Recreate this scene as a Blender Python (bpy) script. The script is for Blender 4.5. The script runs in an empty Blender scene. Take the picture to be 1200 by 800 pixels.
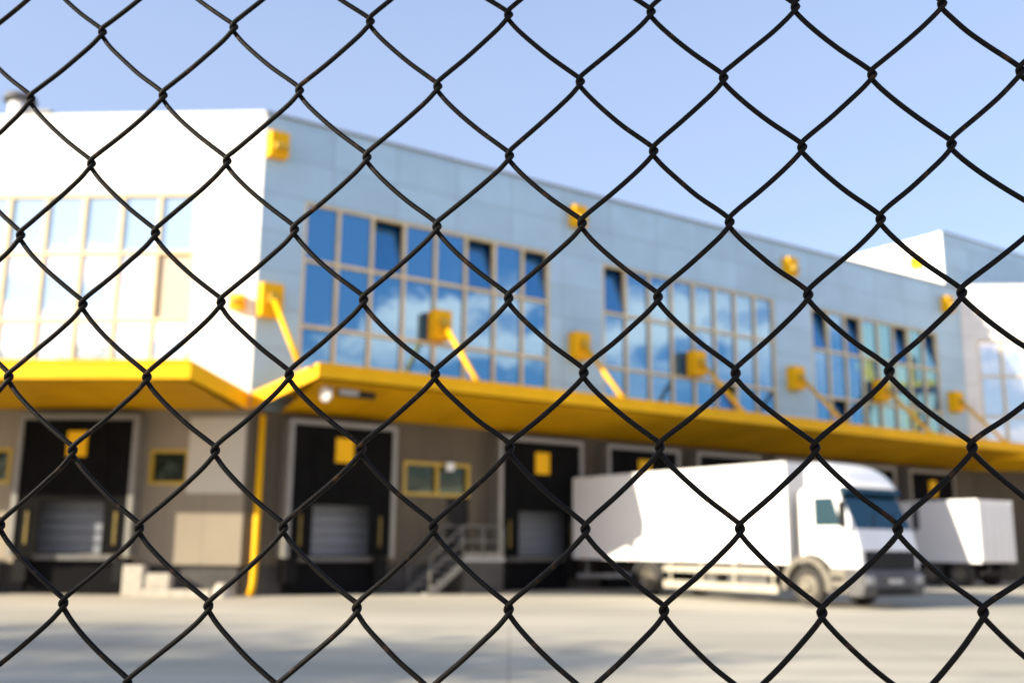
import bpy, math, random
from mathutils import Vector, Matrix
R = math.radians
random.seed(7)
scene = bpy.context.scene
col = scene.collection
# ------------------------------------------------------------------ camera
H = 1.5
PITCH, ROLL = R(11.3), R(0.55)
fw = Vector((0, math.cos(PITCH), math.sin(PITCH)))
ri0 = Vector((1, 0, 0)); up0 = ri0.cross(fw)
ri = ri0 * math.cos(ROLL) + up0 * math.sin(ROLL)
up = up0 * math.cos(ROLL) - ri0 * math.sin(ROLL)
cam = bpy.data.cameras.new('camera'); camo = bpy.data.objects.new('camera', cam); col.objects.link(camo)
camo.matrix_world = Matrix(((ri.x, up.x, -fw.x, 0), (ri.y, up.y, -fw.y, 0), (ri.z, up.z, -fw.z, H), (0, 0, 0, 1)))
cam.sensor_width = 36; cam.lens = 35.7; cam.clip_start = .02; cam.clip_end = 5000
cam.dof.use_dof = True; cam.dof.focus_distance = .497; cam.dof.aperture_fstop = 9.3; cam.dof.aperture_blades = 7
scene.camera = camo
# ------------------------------------------------------------------ light
SUN_EL, SUN_B = R(21.3), R(27)          # the sun stands low, to the left and a little behind the camera
sdir = Vector((-math.cos(SUN_B) * math.cos(SUN_EL), -math.sin(SUN_B) * math.cos(SUN_EL), math.sin(SUN_EL)))
world = bpy.data.worlds.new('World'); scene.world = world; world.use_nodes = True
wt = world.node_tree; wn = wt.nodes; wl = wt.links
sky = wn.new('ShaderNodeTexSky'); sky.sky_type = 'NISHITA'; sky.sun_disc = False
sky.sun_elevation = SUN_EL; sky.sun_rotation = math.atan2(sdir.x, sdir.y) % (2 * math.pi)
sky.air_density = 1.0; sky.dust_density = .9; sky.ozone_density = 1.3; sky.altitude = 0
tc = wn.new('ShaderNodeTexCoord')
sep = wn.new('ShaderNodeSeparateXYZ'); wl.new(tc.outputs['Generated'], sep.inputs[0])
def wmath(op, a, b=None, clamp=False):
    m = wn.new('ShaderNodeMath'); m.operation = op; m.use_clamp = clamp
    for i, v in enumerate((a, b)):
        if v is None: continue
        if isinstance(v, (int, float)): m.inputs[i].default_value = v
        else: wl.new(v, m.inputs[i])
    return m.outputs[0]
den = wmath('ADD', sep.outputs['Z'], .12)
cx_ = wmath('DIVIDE', sep.outputs['X'], den); cy_ = wmath('DIVIDE', sep.outputs['Y'], den)
cmb = wn.new('ShaderNodeCombineXYZ'); wl.new(cx_, cmb.inputs[0]); wl.new(cy_, cmb.inputs[1])
cn = wn.new('ShaderNodeTexNoise'); cn.inputs['Scale'].default_value = 1.9; cn.inputs['Detail'].default_value = 9
cn.inputs['Roughness'].default_value = .55; wl.new(cmb.outputs[0], cn.inputs['Vector'])
cr = wn.new('ShaderNodeMapRange'); cr.inputs[1].default_value = .44; cr.inputs[2].default_value = .56
wl.new(cn.outputs['Fac'], cr.inputs[0])
# the clouds drift over the part of the sky behind the camera's right shoulder
side = wn.new('ShaderNodeMapRange'); side.inputs[1].default_value = .12; side.inputs[2].default_value = -.12; wl.new(sep.outputs['Y'], side.inputs[0])
hi = wn.new('ShaderNodeMapRange'); hi.inputs[1].default_value = .265; hi.inputs[2].default_value = .235; wl.new(sep.outputs['Z'], hi.inputs[0])
low = wn.new('ShaderNodeMapRange'); low.inputs[1].default_value = .15; low.inputs[2].default_value = .20; low.inputs[3].default_value = .25; wl.new(sep.outputs['Z'], low.inputs[0])
cm = wmath('MULTIPLY', wmath('MULTIPLY', wmath('MULTIPLY', cr.outputs[0], low.outputs[0]), side.outputs[0]), hi.outputs[0], True)
mixc = wn.new('ShaderNodeMix'); mixc.data_type = 'RGBA'
hz_ = wn.new('ShaderNodeMapRange'); hz_.interpolation_type = 'SMOOTHSTEP'; hz_.inputs[1].default_value = .40; hz_.inputs[2].default_value = .75
hz_.inputs[3].default_value = .64; hz_.inputs[4].default_value = 0; wl.new(sep.outputs['Z'], hz_.inputs[0])
haze = wn.new('ShaderNodeMix'); haze.data_type = 'RGBA'; haze.inputs['B'].default_value = (1.74, 2.11, 3.12, 1)   # thin bright veil low in the sky
wl.new(hz_.outputs[0], haze.inputs['Factor']); wl.new(sky.outputs[0], haze.inputs['A'])
wl.new(cm, mixc.inputs['Factor']); wl.new(haze.outputs['Result'], mixc.inputs['A']); mixc.inputs['B'].default_value = (13.5, 8.8, 7.0, 1)
bgn = wn['Background']; wl.new(mixc.outputs['Result'], bgn.inputs[0]); bgn.inputs[1].default_value = .125
sun = bpy.data.lights.new('sun', 'SUN'); sun.energy = 4.6; sun.angle = R(.55); sun.color = (1, .88, .69)
suno = bpy.data.objects.new('sun', sun); col.objects.link(suno)
suno.rotation_euler = sdir.to_track_quat('Z', 'Y').to_euler()
vs = scene.view_settings
vs.view_transform = 'Standard'; vs.look = 'None'; vs.gamma = 1; vs.use_curve_mapping = False; vs.exposure = 1.3
scene.cycles.max_bounces = 7; scene.cycles.use_denoising = True

# ------------------------------------------------------------------ materials
def mat(name, c, rough=.6, metal=0, var=.0, scale=3.0, bump=0., bscale=40, spec=.5, dirt=None, coat=0):
    m = bpy.data.materials.new(name); m.use_nodes = True
    nt = m.node_tree; b = nt.nodes['Principled BSDF']
    b.inputs['Roughness'].default_value = rough; b.inputs['Metallic'].default_value = metal
    b.inputs['Specular IOR Level'].default_value = spec; b.inputs['Coat Weight'].default_value = coat
    b.inputs['Base Color'].default_value = (*c, 1)
    t = nt.nodes.new('ShaderNodeTexCoord')
    if var or dirt:
        n = nt.nodes.new('ShaderNodeTexNoise'); n.inputs['Scale'].default_value = scale; n.inputs['Detail'].default_value = 6
        nt.links.new(t.outputs['Object'], n.inputs['Vector'])
        r = nt.nodes.new('ShaderNodeValToRGB'); r.color_ramp.elements[0].position = .3; r.color_ramp.elements[1].position = .7
        d = dirt or tuple(x * (1 - var) for x in c)
        r.color_ramp.elements[0].color = (*d, 1); r.color_ramp.elements[1].color = (*[min(1, x * (1 + var * .5)) for x in c], 1)
        nt.links.new(n.outputs['Fac'], r.inputs[0]); nt.links.new(r.outputs[0], b.inputs['Base Color'])
    if bump:
        n2 = nt.nodes.new('ShaderNodeTexNoise'); n2.inputs['Scale'].default_value = bscale; n2.inputs['Detail'].default_value = 4
        nt.links.new(t.outputs['Object'], n2.inputs['Vector'])
        bp = nt.nodes.new('ShaderNodeBump'); bp.inputs['Strength'].default_value = bump; bp.inputs['Distance'].default_value = .02
        nt.links.new(n2.outputs['Fac'], bp.inputs['Height']); nt.links.new(bp.outputs[0], b.inputs['Normal'])
    return m
def panel_mat(name, c, w, h, joint=.55, rough=.45, metal=0., var=.06, gap=.02, spec=.5):
    """cladding panels: joints from a brick texture laid in metres along the wall"""
    m = mat(name, c, rough, metal, spec=spec); nt = m.node_tree; b = nt.nodes['Principled BSDF']
    uv = nt.nodes.new('ShaderNodeUVMap'); br = nt.nodes.new('ShaderNodeTexBrick')
    br.offset = 0; br.squash = 1; br.inputs['Scale'].default_value = 1
    br.inputs['Brick Width'].default_value = w; br.inputs['Row Height'].default_value = h
    br.inputs['Mortar Size'].default_value = gap; br.inputs['Mortar Smooth'].default_value = .1; br.inputs['Bias'].default_value = 0
    br.inputs['Color1'].default_value = (*[x * (1 - var) for x in c], 1); br.inputs['Color2'].default_value = (*[min(1, x * (1 + var)) for x in c], 1)
    br.inputs['Mortar'].default_value = (*[x * joint for x in c], 1)
    nt.links.new(uv.outputs[0], br.inputs['Vector'])
    n = nt.nodes.new('ShaderNodeTexNoise'); n.inputs['Scale'].default_value = .7; n.inputs['Detail'].default_value = 5
    nt.links.new(uv.outputs[0], n.inputs['Vector'])
    mr = nt.nodes.new('ShaderNodeMapRange'); mr.inputs[1].default_value = .25; mr.inputs[2].default_value = .75
    mr.inputs[3].default_value = .9; mr.inputs[4].default_value = 1.06; nt.links.new(n.outputs['Fac'], mr.inputs[0])
    mx = nt.nodes.new('ShaderNodeMix'); mx.data_type = 'RGBA'; mx.blend_type = 'MULTIPLY'; mx.inputs['Factor'].default_value = 1
    nt.links.new(br.outputs['Color'], mx.inputs['A']); nt.links.new(mr.outputs[0], mx.inputs['B'])
    nt.links.new(mx.outputs['Result'], b.inputs['Base Color'])
    bp = nt.nodes.new('ShaderNodeBump'); bp.inputs['Strength'].default_value = .5; bp.inputs['Distance'].default_value = .01; bp.invert = True
    nt.links.new(br.outputs['Fac'], bp.inputs['Height']); nt.links.new(bp.outputs[0], b.inputs['Normal'])
    return m
def glass_mat(name, tint, body, fac=.7, rough=.03):
    """coated facade glass: a tinted mirror over a flat colour in place of the room"""
    m = bpy.data.materials.new(name); m.use_nodes = True; nt = m.node_tree; nt.nodes.clear()
    o = nt.nodes.new('ShaderNodeOutputMaterial'); mx = nt.nodes.new('ShaderNodeMixShader')
    g = nt.nodes.new('ShaderNodeBsdfGlossy'); g.inputs['Color'].default_value = (*tint, 1); g.inputs['Roughness'].default_value = rough
    d = nt.nodes.new('ShaderNodeBsdfDiffuse'); d.inputs['Color'].default_value = (*body, 1)
    n = nt.nodes.new('ShaderNodeTexNoise'); n.inputs['Scale'].default_value = .8; t = nt.nodes.new('ShaderNodeTexCoord')
    nt.links.new(t.outputs['Object'], n.inputs['Vector'])
    bp = nt.nodes.new('ShaderNodeBump'); bp.inputs['Strength'].default_value = .12; bp.inputs['Distance'].default_value = .05
    nt.links.new(n.outputs['Fac'], bp.inputs['Height']); nt.links.new(bp.outputs[0], g.inputs['Normal'])
    mx.inputs[0].default_value = fac
    nt.links.new(d.outputs[0], mx.inputs[1]); nt.links.new(g.outputs[0], mx.inputs[2]); nt.links.new(mx.outputs[0], o.inputs[0])
    return m
M = dict(
    white_panel=panel_mat('white_panel', (.80, .80, .78), 2.3, 1.2, .75),
    blue_panel=panel_mat('blue_panel', (.38, .575, .745), 2.3, 1.2, .70, .5, .0),
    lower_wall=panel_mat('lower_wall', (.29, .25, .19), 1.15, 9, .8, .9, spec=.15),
    shaded_wall=panel_mat('shaded_wall', (.115, .098, .072), 1.15, 9, .8, .9, spec=.12),  # lower cladding again, darkened: the shade under the canopy is in its colour
    pale_panel=panel_mat('pale_panel', (.62, .59, .50), 1.15, 9, .85, .7),
    plinth=mat('plinth', (.07, .065, .06), .9, var=.3, scale=2),
    kerb=mat('kerb', (.42, .39, .33), .9, var=.2, scale=5, bump=.3),
    yellow=mat('yellow', (.86, .46, .002), .55, var=.10, scale=1.2, spec=.18),
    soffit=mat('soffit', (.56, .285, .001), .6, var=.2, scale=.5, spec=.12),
    ochre=mat('ochre', (.66, .56, .36), .5, var=.1),
    ochre_dark=mat('ochre_dark', (.50, .33, .03), .5, var=.1),
    glass=glass_mat('glass', (.25, .53, .76), (.0, .075, .28), .42),
    glass_pale=glass_mat('glass_pale', (.74, .88, .99), (.42, .54, .64), .52),  # pale body colour stands in for bright sky mirrored in the panes
    glass_dark=glass_mat('glass_dark', (.35, .42, .34), (.012, .016, .010), .10),
    blind=mat('blind', (.52, .47, .38), .8, var=.05),
    unlit_black=mat('unlit_black', (.008, .008, .009), .9, spec=.05),  # near-black colour standing for unlit depth
    roof=mat('roof', (.30, .30, .30), .9, var=.2, scale=1),
    alu=mat('alu', (.22, .215, .195), .45, .35, var=.1),
    curtain=mat('curtain', (.006, .006, .006), .9, spec=.08, var=.3, scale=2, bump=.4, bscale=3),
    rubber=mat('rubber', (.012, .012, .012), .8, spec=.1, var=.3),
    shutter=mat('shutter', (.17, .19, .22), .5, .1, var=.08, scale=2),
    steel=mat('steel', (.36, .37, .38), .5, .5, var=.15, scale=6),
    white_paint=mat('white_paint', (.80, .80, .80), .32, var=.04, scale=1.5, coat=.3),
    box_white=mat('box_white', (.80, .80, .79), .45, var=.04, scale=.8),
    grey_plastic=mat('grey_plastic', (.10, .10, .10), .6, var=.2),
    dusty=mat('dusty', (.17, .155, .125), .7, var=.25, scale=4),
    bumper_grey=mat('bumper_grey', (.085, .085, .09), .6, var=.3),
    black_plastic=mat('black_plastic', (.014, .014, .015), .6, spec=.2, var=.2),
    screen=glass_mat('screen', (.34, .6, .74), (.006, .02, .03), .15),
    tyre=mat('tyre', (.045, .041, .036), .9, var=.5, scale=5, bump=.5),
    rim=mat('rim', (.21, .19, .15), .6, .2, var=.3, scale=6),
    lamp=mat('lamp', (.75, .75, .74), .15, coat=.6),
    rail=mat('rail', (.40, .37, .30), .6, var=.15),
    guide=mat('guide', (.16, .11, .015), .7, var=.3),
    headlamp=mat('headlamp', (.30, .31, .32), .12, coat=.8),
    amber=mat('amber', (.7, .25, .02), .3),
    red=mat('red', (.45, .02, .02), .3),
    plate=mat('plate', (.45, .45, .43), .4),
    bark=mat('bark', (.09, .065, .045), .95, var=.4, scale=8, bump=.6),
    leaf=mat('leaf', (.06, .10, .025), .6, var=.45, scale=.8),
)
# ------------------------------------------------------------------ mesh builder
ROOTM = {}
class MB:
    def __init__(s): s.v = []; s.f = []; s.uv = []; s.sm = []
    def face(s, pts, uv=None, smooth=False):
        i = len(s.v); s.v += [Vector(p) for p in pts]; s.f.append(list(range(i, i + len(pts)))); s.uv.append(uv); s.sm.append(smooth)
    def box(s, F, a0, a1, b0, b1, c0, c1):
        p = [F(a, b, c) for c in (c0, c1) for b in (b0, b1) for a in (a0, a1)]
        i = len(s.v); s.v += p
        for q in ((0, 2, 3, 1), (4, 5, 7, 6), (0, 1, 5, 4), (1, 3, 7, 5), (3, 2, 6, 7), (2, 0, 4, 6)):
            s.f.append([i + k for k in q]); s.uv.append(None); s.sm.append(False)
        return s
    def prism(s, F, prof, b0, b1, axis='b', inset=0., smooth=False):
        """profile in (a, c) pushed from b0 to b1 (axis b); inset narrows nothing but is kept for tapered ends"""
        n = len(prof); i = len(s.v)
        s.v += [F(a, b0, c) for a, c in prof] + [F(a, b1, c) for a, c in prof]
        s.f += [[i + k for k in range(n)][::-1], [i + n + k for k in range(n)]]; s.uv += [None, None]; s.sm += [False, False]
        for k in range(n):
            j = (k + 1) % n
            s.f.append([i + k, i + j, i + n + j, i + n + k]); s.uv.append(None); s.sm.append(smooth)
        return s
    def cyl(s, p0, p1, r0, r1=None, n=16, caps=True, smooth=True):
        return s.tube([p0, p1], [r0, r0 if r1 is None else r1], n, caps, smooth)
    def tube(s, pts, r, n=8, caps=True, smooth=True):
        pts = [Vector(p) for p in pts]
        if isinstance(r, (int, float)): r = [r] * len(pts)
        t0 = (pts[1] - pts[0]).normalized()
        a = t0.orthogonal().normalized()
        base = len(s.v)
        for k, p in enumerate(pts):
            t = (pts[min(k + 1, len(pts) - 1)] - pts[max(k - 1, 0)])
            t = t.normalized() if t.length > 1e-9 else t0
            a = (a - t * a.dot(t)).normalized(); b = t.cross(a)
            for q in range(n):
                an = 2 * math.pi * q / n
                s.v.append(p + (a * math.cos(an) + b * math.sin(an)) * r[k])
        for k in range(len(pts) - 1):
            for q in range(n):
                q2 = (q + 1) % n
                s.f.append([base + k * n + q, base + k * n + q2, base + (k + 1) * n + q2, base + (k + 1) * n + q]); s.uv.append(None); s.sm.append(smooth)
        if caps:
            s.f.append([base + q for q in range(n)][::-1]); s.f.append([base + (len(pts) - 1) * n + q for q in range(n)]); s.uv += [None] * 2; s.sm += [False] * 2
        return s
    def lathe(s, c, ax, prof, n=28):
        """prof: (along the axis, radius)"""
        ax = Vector(ax).normalized(); a = ax.orthogonal().normalized(); b = ax.cross(a); c = Vector(c); i = len(s.v)
        for (t, r) in prof:
            for q in range(n):
                an = 2 * math.pi * q / n; s.v.append(c + ax * t + (a * math.cos(an) + b * math.sin(an)) * r)
        for k in range(len(prof) - 1):
            for q in range(n):
                q2 = (q + 1) % n
                s.f.append([i + k * n + q, i + k * n + q2, i + (k + 1) * n + q2, i + (k + 1) * n + q]); s.uv.append(None); s.sm.append(True)
        return s
    def wall(s, F, u0, u1, c0, c1, holes=(), depth=.22, v=0.):
        """a wall face with window and door openings and their reveals; uv in metres"""
        us = sorted({u0, u1, *[x for h in holes for x in h[:2]]}); cs = sorted({c0, c1, *[x for h in holes for x in h[2:]]})
        for a0, a1 in zip(us, us[1:]):
            for z0, z1 in zip(cs, cs[1:]):
                um, zm = (a0 + a1) / 2, (z0 + z1) / 2
                if any(h[0] < um < h[1] and h[2] < zm < h[3] for h in holes): continue
                q = [(a0, z0), (a1, z0), (a1, z1), (a0, z1)]
                s.face([F(a, v, z) for a, z in q], q)
        for h in holes:
            a0, a1, z0, z1 = h
            for (p, q) in (((a0, z0), (a1, z0)), ((a1, z0), (a1, z1)), ((a1, z1), (a0, z1)), ((a0, z1), (a0, z0))):
                s.face([F(p[0], v, p[1]), F(p[0], v - depth, p[1]), F(q[0], v - depth, q[1]), F(q[0], v, q[1])], [p, p, q, q])
        return s
    def build(s, name, m, parent=None, bevel=0., seg=2, label=None, kind=None):
        root = parent
        while root is not None and root.parent is not None: root = root.parent
        X = ROOTM[root].inverted() if root is not None and root in ROOTM else None
        me = bpy.data.meshes.new(name)
        me.from_pydata([tuple(X @ p) if X else tuple(p) for p in s.v], [], s.f)
        me.polygons.foreach_set('use_smooth', s.sm)
        if any(u is not None for u in s.uv):
            ul = me.uv_layers.new(name='UVMap'); k = 0
            for f, u in zip(s.f, s.uv):
                for j in range(len(f)):
                    ul.data[k].uv = u[j] if u else (0, 0); k += 1
        me.materials.append(m); me.update()
        o = bpy.data.objects.new(name, me); col.objects.link(o)
        if parent is not None: o.parent = parent
        if bevel:
            b = o.modifiers.new('bevel', 'BEVEL'); b.width = bevel; b.segments = seg; b.limit_method = 'ANGLE'; b.angle_limit = R(40)
        if label: o['label'] = label
        if kind: o['kind'] = kind
        return o
def frame(o, u, v):
    o, u, v = Vector(o), Vector(u), Vector(v)
    return lambda a, b, c: o + u * a + v * b + Vector((0, 0, c))
def thing(name, label, cat, loc, rotm=None, group=None):
    o = bpy.data.objects.new(name, None); col.objects.link(o); o.empty_display_size = .3
    m = Matrix.Translation(Vector(loc)) @ (rotm.to_4x4() if rotm else Matrix.Identity(4))
    o.matrix_world = m; ROOTM[o] = m
    tag(o, label, cat, group)
    return o
def tag(o, label, cat, group=None):
    o['label'] = label; o['category'] = cat
    if group: o['group'] = group
    return o
def copy_tree(o, parent=None):
    c = o.copy(); col.objects.link(c)
    if parent is not None: c.parent = parent
    for ch in [x for x in bpy.data.objects if x.parent == o]: copy_tree(ch, c)
    return c

# ------------------------------------------------------------------ ground
gm = mat('concrete_ground', (.44, .41, .36), .9)
nt = gm.node_tree; b = nt.nodes['Principled BSDF']; t = nt.nodes.new('ShaderNodeTexCoord')
n1 = nt.nodes.new('ShaderNodeTexNoise'); n1.inputs['Scale'].default_value = .22; n1.inputs['Detail'].default_value = 8
mp = nt.nodes.new('ShaderNodeMapping'); mp.inputs['Scale'].default_value = (.5, 1, 1)
nt.links.new(t.outputs['Object'], mp.inputs[0]); nt.links.new(mp.outputs[0], n1.inputs['Vector'])
r1 = nt.nodes.new('ShaderNodeValToRGB'); r1.color_ramp.elements[0].position = .36; r1.color_ramp.elements[1].position = .62
r1.color_ramp.elements[0].color = (.39, .36, .29, 1); r1.color_ramp.elements[1].color = (.51, .47, .38, 1)
nt.links.new(n1.outputs['Fac'], r1.inputs[0])
n2 = nt.nodes.new('ShaderNodeTexNoise'); n2.inputs['Scale'].default_value = 30; n2.inputs['Detail'].default_value = 5
nt.links.new(t.outputs['Object'], n2.inputs['Vector'])
mr = nt.nodes.new('ShaderNodeMapRange'); mr.inputs[3].default_value = .86; mr.inputs[4].default_value = 1.12; nt.links.new(n2.outputs['Fac'], mr.inputs[0])
mx = nt.nodes.new('ShaderNodeMix'); mx.data_type = 'RGBA'; mx.blend_type = 'MULTIPLY'; mx.inputs['Factor'].default_value = 1
nt.links.new(r1.outputs[0], mx.inputs['A']); nt.links.new(mr.outputs[0], mx.inputs['B'])
br = nt.nodes.new('ShaderNodeTexBrick'); br.offset = 0; br.inputs['Scale'].default_value = 1; br.inputs['Brick Width'].default_value = 6; br.inputs['Row Height'].default_value = 5
br.inputs['Mortar Size'].default_value = .012; br.inputs['Color1'].default_value = br.inputs['Color2'].default_value = (1, 1, 1, 1); br.inputs['Mortar'].default_value = (.45, .43, .4, 1)
nt.links.new(t.outputs['Object'], br.inputs['Vector'])
mx2 = nt.nodes.new('ShaderNodeMix'); mx2.data_type = 'RGBA'; mx2.blend_type = 'MULTIPLY'; mx2.inputs['Factor'].default_value = .8
nt.links.new(mx.outputs['Result'], mx2.inputs['A']); nt.links.new(br.outputs['Color'], mx2.inputs['B'])
tn = nt.nodes.new('ShaderNodeTexNoise'); tn.inputs['Scale'].default_value = 1.0; tn.inputs['Detail'].default_value = 4
tm = nt.nodes.new('ShaderNodeMapping'); tm.inputs['Rotation'].default_value = (0, 0, R(-20)); tm.inputs['Scale'].default_value = (.07, 1.1, 1)
nt.links.new(t.outputs['Object'], tm.inputs[0]); nt.links.new(tm.outputs[0], tn.inputs['Vector'])
tr_ = nt.nodes.new('ShaderNodeMapRange'); tr_.inputs[1].default_value = .35; tr_.inputs[2].default_value = .6; tr_.inputs[3].default_value = .80; tr_.inputs[4].default_value = 1.0
nt.links.new(tn.outputs['Fac'], tr_.inputs[0])
mx3 = nt.nodes.new('ShaderNodeMix'); mx3.data_type = 'RGBA'; mx3.blend_type = 'MULTIPLY'; mx3.inputs['Factor'].default_value = 1
nt.links.new(mx2.outputs['Result'], mx3.inputs['A']); nt.links.new(tr_.outputs[0], mx3.inputs['B'])
nt.links.new(mx3.outputs['Result'], b.inputs['Base Color'])
g = MB(); g.face([(-800, -800, 0), (800, -800, 0), (800, 800, 0), (-800, 800, 0)])
go = g.build('ground', gm); go['kind'] = 'structure'; go['label'] = 'pale concrete yard in front of the loading docks'

# ------------------------------------------------------------------ main building
P = Vector((-7.6463, 29.4724, 0))                       # foot of the corner between the two fronts
d = Vector((.82452, .56583, 0)); n = Vector((.56583, -.82452, 0))
dl = Vector((-.99813, .06105, 0)); nl = Vector((-.06105, -.99813, 0))
FR = frame(P, d, n)                                 # long front: u to the right, v out
FL = frame(P, dl, nl)                               # sunlit front: u to the left, v out
ZR = 14.5                                           # roof edge
L_LEFT, L_RIGHT = 17.0, 36.9
bld = thing('warehouse_building', 'long blue-grey depot with yellow canopy, white end wall and loading docks', 'building', P)
WZ = (6.5, 8.0, 10.08, 11.95)                       # window sills and transoms
CW = 1.19                                           # window module
winR = [(1.40, 1.40 + 8 * CW), (13.37, 13.37 + 8 * CW), (25.27, 25.27 + 8 * CW)]
winL = [(1.97, 1.97 + 8 * CW)]
DOCKS = [1.06, 8.42, 13.06, 17.5, 21.9, 26.3, 30.85]; DW, DZ0, DZ1 = 3.5, 1.12, 4.9
DOCKL = [3.02, 9.55]
ochR = [(5.14, 7.62, 3.0, 4.08)]; door = (6.77, 7.62, 1.1, 3.1)
ochL = [(1.68, 2.85, 3.1, 4.12), (7.0, 9.2, 3.1, 4.14)]
MB().wall(FR, 0, L_RIGHT, 5.3, ZR, [(a, b, WZ[0], WZ[3]) for a, b in winR], .3).build('upper_wall', M['blue_panel'], bld, label='blue-grey panelled long wall')
MB().wall(FL, 0, L_LEFT, 5.3, ZR, [(a, b, WZ[0], WZ[3]) for a, b in winL], .3).build('upper_wall', M['white_panel'], bld, label='white sunlit end wall')
MB().wall(FR, 0, L_RIGHT, .85, 5.3, [(u, u + DW, DZ0, DZ1) for u in DOCKS] + ochR + [door], .35).build('lower_wall', M['shaded_wall'], bld)
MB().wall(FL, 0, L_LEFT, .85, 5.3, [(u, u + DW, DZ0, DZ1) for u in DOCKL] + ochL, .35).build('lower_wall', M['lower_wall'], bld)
MB().box(FL, .06, 1.71, .003, .05, 2.86, 5.06).build('wall_panel', M['pale_panel'], bld)
pm = MB(); pm.box(FR, .1, L_RIGHT - .1, -.4, -.12, -.1, .85); pm.build('plinth', M['plinth'], bld)
pm = MB(); pm.box(FL, .1, L_LEFT - .1, -.4, -.12, -.1, .85); pm.build('plinth', M['plinth'], bld)
# roof slab with its metal edge, and the back of the volume
rb = MB(); B0 = FR(0, 0, 0); pts = [FR(0, -.02, 0), FR(L_RIGHT, -.02, 0), FR(L_RIGHT, -30, 0), FL(L_LEFT, -40, 0), FL(L_LEFT, -.02, 0)]
lo = [p + Vector((0, 0, ZR - .3)) for p in pts]; hi_ = [p + Vector((0, 0, ZR - .02)) for p in pts]
rb.face(hi_); rb.face(lo[::-1])
rb.build('roof', M['roof'], bld)
em = MB(); em.box(FR, -.03, L_RIGHT, -.35, .035, ZR, ZR + .09); em.build('roof_edge', M['alu'], bld)
em = MB(); em.box(FL, .04, L_LEFT, -.35, .035, ZR, ZR + .09); em.build('roof_edge', M['white_paint'], bld)
bw = MB()
for a, b in ((pts[1], pts[2]), (pts[2], pts[3]), (pts[3], pts[4])):
    bw.face([a, b, b + Vector((0, 0, ZR)), a + Vector((0, 0, ZR))])
bw.build('rear_wall', M['white_panel'], bld)

def ribbon_window(F, a, b, glass, frm, open_cols, parent, blinds=(), zs=WZ, rows=3, cols=8, dark=None):
    fr = MB(); w = .055; cw = (b - a) / cols
    for k in range(cols + 1):
        x = a + k * cw; x0 = max(a, x - w); x1 = min(b, x + w)
        if k == 0: x1 = a + 2 * w
        if k == cols: x0 = b - 2 * w
        fr.box(F, x0, x1, -.2, -.02, zs[0], zs[-1])
    for j, z in enumerate(zs):
        z0, z1 = (z, z + 1.6 * w) if j == 0 else ((z - 1.6 * w, z) if j == len(zs) - 1 else (z - w, z + w))
        for k in range(cols):
            fr.box(F, a + k * cw + (2 * w if k == 0 else w), a + (k + 1) * cw - (2 * w if k == cols - 1 else w), -.197, -.024, z0, z1)
    win = fr.build('window', frm, parent)
    gl = MB()
    for k in range(cols):
        for j in range(len(zs) - 1):
            if (k, j) in open_cols or (k, j) in blinds: continue
            e = random.uniform(-.004, .004); e2 = random.uniform(-.004, .004)
            x0, x1 = a + k * cw, a + (k + 1) * cw
            gl.face([F(x0, -.11 + e, zs[j]), F(x1, -.11 - e, zs[j]), F(x1, -.11 - e + e2, zs[j + 1]), F(x0, -.11 + e + e2, zs[j + 1])])
    gl.build('glazing', glass, win)
    for (k, j) in blinds:
        MB().box(F, a + k * cw + w, a + (k + 1) * cw - w, -.16, -.12, zs[j] + w, zs[j + 1] - w).build('blind', M['blind'], win, label='pane with a lowered beige blind')
    for (k, j) in open_cols:                      # sashes tilted inwards at the top
        x0, x1, z0, z1 = a + k * cw + w * 1.2, a + (k + 1) * cw - w * 1.2, zs[j] + w * 1.2, zs[j + 1] - w * 1.6
        s = MB(); ti = .36
        Ft = lambda aa, bb, cc: F(aa, -.10 + bb - ti * (cc - z0) / (z1 - z0), cc)
        s.box(Ft, x0 + .02, x1 - .02, -.02, .02, z0 + .02, z1 - .05)
        s.build('sash', glass, win, label='sash tilted open at the top')
    bk = MB(); bk.box(F, a, b, -.75, -.7, zs[0], zs[-1])
    bk.build('dark_backing', M['unlit_black'], win)  # black plate in place of the unlit interior
    return win
ribbon_window(FR, *winR[0], M['glass'], M['ochre'], {(2, 2), (5, 2), (7, 2)}, bld)
ribbon_window(FR, *winR[1], M['glass'], M['ochre'], {(0, 2), (5, 0)}, bld)
ribbon_window(FR, *winR[2], M['glass'], M['ochre'], {(0, 2), (2, 2), (5, 2), (7, 2), (1, 0)}, bld)
ribbon_window(FL, *winL[0], M['glass_pale'], M['ochre'], set(), bld, blinds={(0, 1)})
def small_window(F, h, parts):
    a, b, z0, z1 = h; f = MB(); w = .1
    f.box(F, a, b, -.2, .03, z0, z0 + w).box(F, a, b, -.2, .03, z1 - w, z1)
    for k in range(parts + 1):
        x = a + (b - a - w) * k / parts; f.box(F, x, x + w, -.197, .026, z0 + w, z1 - w)
    wn_ = f.build('window', M['ochre_dark'], bld, label='low window in a yellow frame')
    MB().box(F, a + w * .5, b - w * .5, -.14, -.1, z0 + w * .5, z1 - w * .5).build('glazing', M['glass_dark'], wn_)
for h in ochR: small_window(FR, h, 2)
small_window(FL, ochL[0], 1); small_window(FL, ochL[1], 2)
dm = MB(); dm.box(FR, door[0], door[1], -.2, -.12, door[2], door[3]); dmo = dm.build('door', M['black_plastic'], bld)
MB().box(FR, door[0] + .12, door[0] + .16, -.12, -.05, 2.05, 2.2).build('handle', M['alu'], dmo)

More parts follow.
